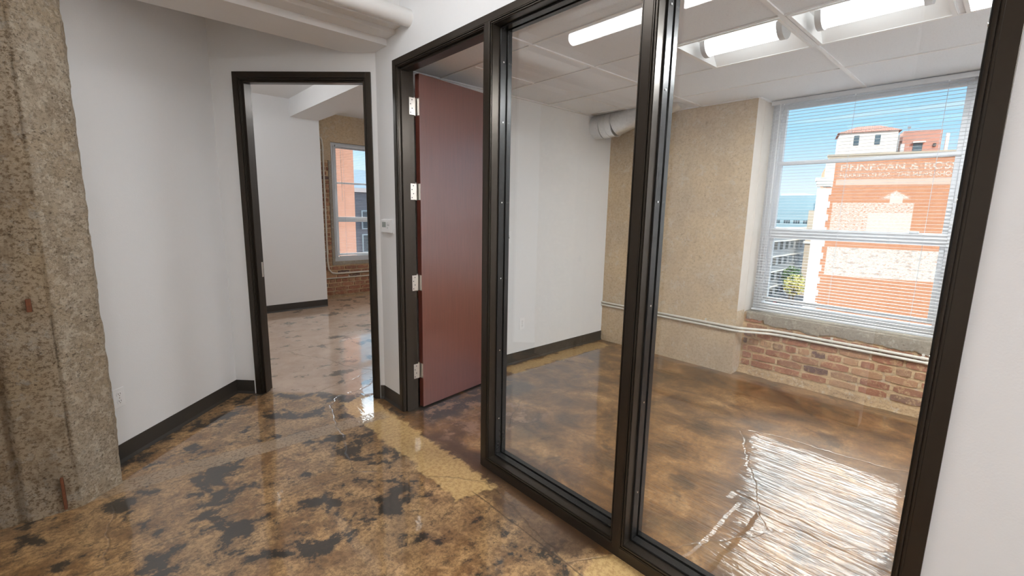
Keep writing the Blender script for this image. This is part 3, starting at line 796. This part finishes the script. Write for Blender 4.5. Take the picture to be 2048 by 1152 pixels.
conduit('conduit', 'upper of two thin painted conduits along pier and bricks', run(0, .468, .012), .012, [(XP-.018, 1.97, .468), (XBR-.024, .95, .467), (XBR-.024, .36, .468)])
conduit('conduit', 'lower of two thin painted conduits along pier and bricks', run(0, .436, .012), .012, [(XP-.018, 1.93, .436), (XBR-.024, 1.24, .434), (XBR-.024, .33, .436)])
yb = BY-.022
conduit('conduit', 'bent pale conduit curving down beside the back room window', [(2.765, yb, 2.64), (2.79, yb, 2.60), (2.80, yb, 2.50), (2.795, yb, .62), (2.81, yb, .50), (2.86, yb, .435), (2.94, yb, .42), (4.7, yb, .42)], .014,
        [(2.8, yb, 2.44), (2.795, yb, 1.50), (2.795, yb, .80)], None, 'pipe', Vector((0, -1, 0)), Vector((0, 0, 1)))
conduit('conduit', 'straight pale conduit low on the back room bricks', [(WX, yb, .345), (4.7, yb, .345)], .009, [(3.15, yb, .345)], None, 'pipe', Vector((0, -1, 0)), Vector((1, 0, 0)))

# ------------------------------------------------------------------ wall devices
def dev_xf(p, right, out):
    r_, o_ = Vector(right), Vector(out)
    return Matrix(((r_.x, o_.x, 0, p[0]), (r_.y, o_.y, 0, p[1]), (0, 0, 1, p[2]), (0, 0, 0, 1)))
def outlet(label, xf, loc, group=None):
    th = thing('power_outlet', label, 'power outlet', loc, group)
    q = MB(xf); q.box(-.036, .036, 0, .006, -.058, .058); pl = q.build('cover_plate', M['plastic'], th, bevel=.003)
    for dz in (-.022, .022):
        q = MB(xf); n = 20; pts = [(min(max(.0175*math.cos(2*PI*i/n), -.0175), .0175), dz+max(-.0135, min(.0135, .0175*math.sin(2*PI*i/n)))) for i in range(n)]
        q.add([(x, .006, z) for x, z in pts]+[(x, .0085, z) for x, z in pts], [tuple(range(n, 2*n))]+[(i, (i+1) % n, n+(i+1) % n, n+i) for i in range(n)])
        so_ = q.build('socket_face', M['plastic'], th)
        q = MB(xf); q.box(-.0075, -.0052, .0083, .0090, dz-.001, dz+.008); q.box(.0052, .0075, .0083, .0090, dz-.001, dz+.008); q.tube([(0, .0083, dz-.008), (0, .0090, dz-.008)], .0026, 8)
        q.build('socket_slots', M['slot'], so_)
    q = MB(xf); q.tube([(0, .005, 0), (0, .0075, 0)], .003, 10); q.build('screw', M['screw'], pl)
    return th
lp = Vector((-.013, LW-.013, .392))
outlet('white duplex power outlet on the left wall beside the concrete column', dev_xf(lp, (S2, S2), (S2, -S2)), lp)
outlet('white duplex power outlet low on the white office wall behind glass', dev_xf((3.08, YO, .400), (1, 0), (0, -1)), (3.08, YO, .4))
sw = thing('light_switch', 'white toggle light switch on the office wall behind the glass', 'light switch', (2.88, YO, 1.275))
X_ = dev_xf((2.88, YO, 1.275), (1, 0), (0, -1))
q = MB(X_); q.box(-.036, .036, 0, .006, -.058, .058); q.build('cover_plate', M['plastic'], sw, bevel=.003)
q = MB(X_); q.box(-.006, .006, .006, .008, -.013, .013); q.build('toggle_slot', M['slot'], sw)
q = MB(X_); q.box(-.0045, .0045, .006, .018, 0, .010); q.build('toggle', M['plastic'], sw, bevel=.001)
th = thing('thermostat', 'white thermostat with small grey display beside the dark door frame', 'thermostat', (XW, 3.117, 1.39))
X_ = dev_xf((XW, 3.117, 1.391), (0, -1), (-1, 0))
q = MB(X_); q.box(-.075, .075, 0, .008, -.052, .052); q.build('back_plate', M['plastic'], th, bevel=.002)
q = MB(X_); q.box(-.070, .070, .008, .030, -.048, .048); q.build('housing', M['plastic'], th, bevel=.004)
q = MB(X_); q.box(-.048, .008, .030, .0312, -.008, .030); q.build('display', M['lcd'], th)
for i, (a, z) in enumerate(((.036, .026), (.036, .008), (.036, -.012), (.055, .008))):
    q = MB(X_); q.box(a-.006, a+.006, .0295, .0325, z-.004, z+.004); q.build('button', M['cap'], th, bevel=.001)

# ------------------------------------------------------------------ outside
GZ = -21
def facade_mat():
    m, t, p, o = mat('painted_orange_brick')
    tcn = t.n('ShaderNodeTexCoord'); P = tcn.outputs['Object']
    sep = t.n('ShaderNodeSeparateXYZ', i_0=P); s_, z_ = sep.outputs[0], sep.outputs[2]
    uv = t.n('ShaderNodeCombineXYZ', i_0=s_, i_1=z_)
    bk_ = t.n('ShaderNodeTexBrick', i_Vector=uv, i_Scale=1.0); bk_.inputs['Brick Width'].default_value = .42; bk_.inputs['Row Height'].default_value = .15; bk_.inputs['Mortar Size'].default_value = .012
    t.put(bk_.inputs['Color1'], (.60, .235, .12)); t.put(bk_.inputs['Color2'], (.68, .29, .15)); t.put(bk_.inputs['Mortar'], (.66, .34, .19))
    c = bk_.outputs[0]
    n1 = t.noise(t.vscale(P, 1, 1, 2), 1.1, 7, .7); n2 = t.noise(t.vscale(P, 1.5, 1, 6), 2.4, 5, .7)
    def band(v, a, b, e=.05): return t.math('MULTIPLY', t.sstep(v, a-e, a+e), t.math('SUBTRACT', 1, t.sstep(v, b-e, b+e)))
    def rect(a, b, c0, d): return t.math('MULTIPLY', band(s_, a, b), band(z_, c0-GZ, d-GZ))
    w1_ = t.math('MULTIPLY', rect(1.25, 9.2, -.6, 3.45), t.sstep(n2, .42, .56))
    w1_ = t.math('MAXIMUM', w1_, t.math('MULTIPLY', rect(5.0, 9.2, -.6, 2.2), .75))
    w2_ = t.math('MULTIPLY', rect(1.3, 30, -5.8, -2.15), t.sstep(n2, .36, .50))
    w3_ = t.math('MULTIPLY', rect(1.3, 30, 5.6, 6.3), .55)
    w4_ = t.math('MULTIPLY', rect(1.3, 30, 6.3, 8.2), t.math('MULTIPLY', t.sstep(n2, .45, .62), .35))
    gab = t.math('SUBTRACT', t.math('SUBTRACT', 4.85-GZ, z_), t.math('MULTIPLY', t.math('ABSOLUTE', t.math('SUBTRACT', s_, 7.4)), .65))
    w5_ = t.math('MULTIPLY', t.math('MULTIPLY', t.sstep(t.math('ADD', gab, t.math('MULTIPLY', n1, .6)), .1, .5), band(z_, 3.95-GZ, 4.9-GZ)), t.sstep(n2, .40, .52))
    w6_ = t.math('MULTIPLY', rect(6.9, 8.1, 3.4, 4.3), .8)
    f = w1_
    for x in (w2_, w3_, w4_, w5_, w6_): f = t.math('MAXIMUM', f, x)
    c = t.mix(t.math('MULTIPLY', f, .92), c, (.82, .76, .68))
    c = t.mix(t.math('MULTIPLY', t.math('MULTIPLY', w2_, t.sstep(n1, .52, .6)), .6), c, (.36, .22, .17))
    t.put(p.inputs['Base Color'], c); p.inputs['Roughness'].default_value = .9
    return m
M['facade'] = facade_mat()
M['bwhite'] = simple('whitewashed_stucco', (.80, .77, .72), .85, gs=1.5, var=.06)
M['pink'] = simple('pink_stucco', (.52, .27, .21), .85, gs=1, var=.1)
M['tanstone'] = simple('tan_coping', (.62, .50, .38), .85, gs=2, var=.2)
M['glassblue'] = simple('blue_grey_pane', (.10, .16, .20), .2, gs=.6, var=.5)
M['teal'] = simple('pale_teal_cladding', (.33, .45, .50), .7, gs=.2, var=.12)
M['fargrey'] = simple('grey_stone_facade', (.30, .32, .34), .8, gs=.3, var=.2)
M['asphalt'] = simple('asphalt', (.10, .11, .13), .9, gs=.5, var=.3)
M['letter'] = None
def letter_mat():
    m, t, p, o = mat('faded_white_sign_paint'); P = pos(t)
    n = t.noise(t.vscale(P, 1.5, 1.5, 3), 2.6, 7, .8)
    t.put(p.inputs['Base Color'], t.mix(t.math('MULTIPLY', t.sstep(n, .44, .54), .85), (.84, .78, .70), (.66, .27, .12))); p.inputs['Roughness'].default_value = .9
    return m
M['letter'] = letter_mat()
def rooft():
    m, t, p, o = mat('red_clay_roof_tiles'); tcn = t.n('ShaderNodeTexCoord')
    wv = t.n('ShaderNodeTexWave', i_Vector=tcn.outputs['Object'], i_Scale=1.6); wv.bands_direction = 'X'
    wz = t.n('ShaderNodeTexWave', i_Vector=tcn.outputs['Object'], i_Scale=2.2); wz.bands_direction = 'Z'
    c = t.mix(wv.outputs[1], (.30, .10, .055), (.17, .055, .035)); c = t.mix(t.math('MULTIPLY', wz.outputs[1], .3), c, (.18, .07, .05))
    t.put(p.inputs['Base Color'], c); p.inputs['Roughness'].default_value = .85; bump(t, p, wv.outputs[1], .6, .08)
    return m
M['roof'] = rooft()

class LB:
    """building helper: root empty turned about z, parts in its local frame"""
    def __init__(s, name, label, loc, rz, cat='building', group=None):
        s.r = thing(name, label, cat, loc, group); s.r.rotation_euler.z = rz
    def part(s, name, m, boxes, parent=None, bevel=0):
        q = MB()
        for b_ in boxes: q.box(*b_)
        off = wl(parent or s.r); q.v = [v+off for v in q.v]
        return q.build(name, m, parent or s.r, bevel=bevel)
rzb = math.atan2(-.96, .279)
B = LB('brick_building', 'sunlit orange brick building with faded painted wall sign outside the office window', (69.5, 17.6, GZ), rzb)
zz = lambda z: z-GZ
B.part('brick_wall', M['facade'], [(.35, 24, 0, 22, 0, zz(8.75))])
q_ = []
for i in range(36):
    z0 = i*.82; wd = .95 if i % 2 else .72
    q_.append((-.55, wd, -.12, 1.2, z0, z0+.82))
B.part('corner_quoins', M['bwhite'], [x for x in q_ if x[5] < zz(5.6)])
B.part('corner_pilaster', M['bwhite'], [(.05, 1.0, -.06, 1.0, zz(5.4), zz(8.7))])
B.part('corner_cornice', M['bwhite'], [(-.9, 1.0, -.35, 1.4, zz(6.15), zz(6.6)), (-.75, .9, -.28, 1.3, zz(5.75), zz(6.15)), (-.65, .85, -.2, 1.25, zz(5.5), zz(5.75))])
B.part('parapet_coping', M['tanstone'], [(.15, 24, -.2, .6, zz(8.7), zz(9.15)), (.05, 24, -.3, .7, zz(9.15), zz(9.38))])
pent = B.part('penthouse', M['bwhite'], [(1.2, 7.15, 3, 8, zz(8.7), zz(12.35))])
def rf():
    q = MB(); a, b_, c, d = .95, 7.5, 2.7, 8.3; z = zz(12.35)
    q.add([(a, c, z), (b_, c, z), (b_, d, z), (a, d, z), (a+2.2, c+2.6, z+1.05), (b_-2.0, c+2.6, z+1.05)], [(0, 1, 5, 4), (1, 2, 5), (2, 3, 4, 5), (3, 0, 4), (0, 3, 2, 1)])
    q.v = [v+wl(pent) for v in q.v]; return q.build('tiled_roof', M['roof'], pent)
rf()
for a in (2.75, 4.9): 
    wn = B.part('window', M['glassblue'], [(a, a+.55, 2.93, 3.05, zz(10.75), zz(11.95))], pent)
B.part('side_shaft', M['fargrey'], [(7.15, 7.5, 4.2, 7.8, zz(8.7), zz(11.9))], pent)
pk = B.part('pink_rooftop_house', M['pink'], [(7.9, 11.6, 5, 10.5, zz(8.7), zz(12.45))])
B.part('rooftop_door', M['glassblue'], [(9.0, 9.9, 4.93, 5.05, zz(9.2), zz(10.95))], pk)
B.part('door_canopy', M['bwhite'], [(8.9, 10.1, 4.5, 5.05, zz(10.95), zz(11.1))], pk)
B.part('wall_lamp', M['slot'], [(10.9, 11.15, 4.8, 5.0, zz(10.4), zz(10.8))], pk)
B.part('vent_pipe', M['bwhite'], [(12.0, 12.3, 5, 5.3, zz(8.7), zz(12.0))])
B.part('antenna', M['fargrey'], [(8.5, 8.55, 6, 6.05, zz(12.4), zz(13.1)), (8.35, 8.7, 6, 6.03, zz(12.9), zz(13.15))], pk)
B.part('duct_box', M['cap'], [(7.5, 7.85, 2.6, 3.4, zz(9.3), zz(10.6)), (7.3, 7.9, 2.2, 2.8, zz(8.9), zz(9.15))])
def letters(txt, s0, s1, z, h):
    """faded painted lettering, one part per word"""
    words = txt.split(' '); wid = []; meshes = []
    for wd_ in words:
        cu = bpy.data.curves.new('sign_lettering', 'FONT'); cu.body = wd_; cu.size = 1; cu.extrude = .012; cu.offset = .022
        o = bpy.data.objects.new('sign_tmp', cu); col.objects.link(o); bpy.context.view_layer.update()
        me = bpy.data.meshes.new_from_object(o.evaluated_get(bpy.context.evaluated_depsgraph_get())); bpy.data.objects.remove(o)
        xs = [v.co.x for v in me.vertices]; x0 = min(xs); meshes.append((me, x0)); wid.append(max(xs)-x0)
    gap = .35; k = (s1-s0)/(sum(wid)+gap*(len(words)-1)); a = s0
    for (me, x0), wd_ in zip(meshes, wid):
        for v in me.vertices:
            x, y, e_ = v.co; v.co = (a+(x-x0)*k, -.012-e_, zz(z)+y/.73*h)
        me.materials.append(M['letter']); o = bpy.data.objects.new('sign_lettering', me); col.objects.link(o); o.parent = B.r
        a += (wd_+gap)*k
letters('FINNEGAN & ROSS', 1.6, 12.5, 7.35, .78)
letters('HARRIETS SHOP - THE MEN\'S SHOP', 1.6, 12.4, 6.58, .48)

def grid_windows(B, par, m, s0, s1, z0, z1, ds, dz, ww, wh, name='window', y=-.06, th=.12, maxn=100):
    z = z0; n = 0
    while z+wh < z1:
        s = s0
        while s+ww < s1 and n < maxn:
            B.part(name, m, [(s, s+ww, y, y+th, z, z+wh)], par); n += 1
            s += ds
        z += dz
# long grey facade across the street (recedes along X)
B = LB('street_building', 'long grey stone building with rows of dark windows down the street', (112, 44, GZ), 0)
wll = B.part('facade_wall', M['fargrey'], [(0, 62, 0, 18, 0, 19)])
B.part('string_courses', M['bwhite'], [(0, 62, -.3, 0, z, z+.35) for z in (3.2, 7.4, 11.6, 15.8)]+[(-.3, 62, -.5, .4, 19, 19.6)])
grid_windows(B, B.r, M['dark'], 2, 61, 1.0, 18.5, 4.4, 4.2, 2.2, 2.1)
B = LB('pale_office_block', 'pale blue-grey office block far beyond the street', (205, 55, GZ), 0)
B.part('block_wall', M['teal'], [(0, 20, -2.5, 12, 0, 31)])
B.part('roof_box', M['bwhite'], [(0, 14, 3, 11, 31, 31.8), (-1, 1.2, -3.8, -2.8, 0, 30.5)])
B.part('arcade_columns', M['bwhite'], [(-2, 0, y, y+.8, 0, 27.5) for y in (-6.5, -5.0, -3.8)]+[(-2, 4, -7.4, -2.6, 27, 29.8)])
B = LB('low_teal_building', 'low pale teal building with paired windows in front of the office block', (180, 40, GZ), 0)
B.part('block_wall', M['teal'], [(0, 20, 5, 25, 0, 23.2)])
for y in (8.2, 11.2, 14.2, 17.4, 20.6): 
    for k in (0, .7, 1.4): B.part('window', M['dark'], [(-.1, .1, y+k, y+k+.5, 20.4, 21.5)])
B = LB('stone_house', 'beige stone house with arches beyond the white corner', (150, 36.5, GZ), 0)
B.part('block_wall', M['tanstone'], [(0, 8, 0, 4.2, 0, 24.5)])
B.part('window', M['dark'], [(-.1, .1, 1.0, 1.8, 17, 19)]); B.part('window', M['dark'], [(-.1, .1, 1.0, 1.8, 12, 14)]); B.part('cornice', M['bwhite'], [(-.5, 8, -.4, 4.5, 15.2, 15.8)])
# street
st_ = struct(bx('street_ground', M['asphalt'], 5.5, 400, -120, 260, GZ-.5, GZ), 'grey street far below the windows', 'street')
# tree
def tree(name, label, loc, h, rad, n, cols_, group=None):
    th = thing(name, label, 'tree', loc, group); L = Vector(loc)
    q = MB(); q.tube([L, L+Vector((.1, 0, h*.35)), L+Vector((0, .1, h*.6))], [.28, .2, .1], 8)
    for k in range(5):
        a = k*1.26; q.tube([L+Vector((0, 0, h*.35)), L+Vector((math.cos(a)*rad*.5, math.sin(a)*rad*.5, h*.62))], [.11, .04], 6)
    q.build('trunk', M['trunk'], th, True)
    q = MB(); rnd = random.Random(n+int(h*10))
    for i in range(n):
        while True:
            v = Vector((rnd.uniform(-1, 1), rnd.uniform(-1, 1), rnd.uniform(-1, 1)))
            if .25 < v.length < 1 and noise.noise(v*2.2+L*.1) > -.15: break
        c_ = L+Vector((v.x*rad, v.y*rad, h*.68+v.z*h*.34)); s_ = rnd.uniform(.18, .4)
        a = Vector((rnd.uniform(-1, 1), rnd.uniform(-1, 1), rnd.uniform(-1, 1))).normalized()*s_; b__ = a.orthogonal().normalized()*s_*.6
        q.add([c_-a, c_+b__, c_+a, c_-b__], [(0, 1, 2, 3)])
    q.build('foliage', cols_, th, recalc=False)
M['trunk'] = simple('bark', (.12, .09, .06), .9)
def leaf(name, a, b_):
    m, t, p, o = mat(name); P = pos(t); t.put(p.inputs['Base Color'], t.mix(t.sstep(t.noise(P, .8, 3), .4, .6), a, b_)); p.inputs['Roughness'].default_value = .7; return m
M['leafg'] = leaf('green_leaves', (.05, .12, .04), (.12, .20, .05)); M['leafy'] = leaf('yellow_leaves', (.62, .50, .14), (.40, .42, .12))
tree('street_tree', 'yellow green tree on the street beside the white building corner', (130, 36.4, GZ), 8, 2.5, 1000, M['leafy'])
tree('street_tree', 'dark green tree left of the yellow tree on the street', (141, 40.4, GZ), 9, 2.5, 1000, M['leafg'])
def car(label, loc, c):
    th = thing('parked_car', label, 'car', loc, 'cars on the street below'); L = Vector(loc)
    q = MB(); q.box(L.x-2.1, L.x+2.1, L.y-.9, L.y+.9, L.z+.35, L.z+.95); q.build('body', simple('car_paint', c, .3), th, bevel=.2)
    q = MB(); q.box(L.x-1.2, L.x+1.0, L.y-.8, L.y+.8, L.z+.92, L.z+1.5); q.build('cabin', M['dark'], th, bevel=.2)
    for dx in (-1.3, 1.3):
        for dy in (-.85, .85):
            q = MB(); q.tube([(L.x+dx, L.y+dy-.1, L.z+.33), (L.x+dx, L.y+dy+.1, L.z+.33)], .33, 14); q.build('wheel', M['slot'], th)
car('red car on the street far below the office window', (132, 41.0, GZ), (.55, .03, .05))
car('grey car on the street far below the office window', (124, 40.0, GZ), (.3, .32, .35))

# view from the back room window
B = LB('orange_building', 'orange brick building edge seen through the back room window', (2.0, 25, GZ), 0)
M['obrick'] = simple('pale_orange_brick', (.62, .30, .20), .85, gs=2.5, var=.2)
B.part('brick_wall', M['obrick'], [(0, 8.72, 0, 12, 0, 36)])
B = LB('dark_office_building', 'dark grey building with square windows beside the orange one', (16, 45, GZ), 0)
B.part('block_wall', M['darkb'] if 'darkb' in M else simple('charcoal_cladding', (.12, .14, .17), .6, gs=.4, var=.2), [(0, 24, 0, 14, 0, zz(3.2))])
B.part('roof_edge', M['bwhite'], [(0, 24, -.2, 14, zz(3.2), zz(3.6))])
for z in (-2.9, -.6+.1):
    for s in (3.9, 7.6, 11.3, 15):
        f = B.part('window_frame', M['teal'], [(s, s+3.0, -.12, .1, zz(z), zz(z+1.9))])
        B.part('pane', M['dark'], [(s+.15, s+1.4, -.16, 0, zz(z+.12), zz(z+1.78)), (s+1.55, s+2.85, -.16, 0, zz(z+.12), zz(z+1.78))], f)
B = LB('glass_tower', 'pale blue glass tower above the dark building', (40, 96, GZ), 0)
M['paleblue'] = simple('pale_blue_curtain_wall', (.42, .55, .66), .3, gs=.2, var=.2)
B.part('tower_wall', M['paleblue'], [(0, 3.8, 0, 8, 0, zz(9.8))]); B.part('tower_base', M['bwhite'], [(-2, 10, 4, 12, 0, zz(6.2))])
# ------------------------------------------------------------------ end
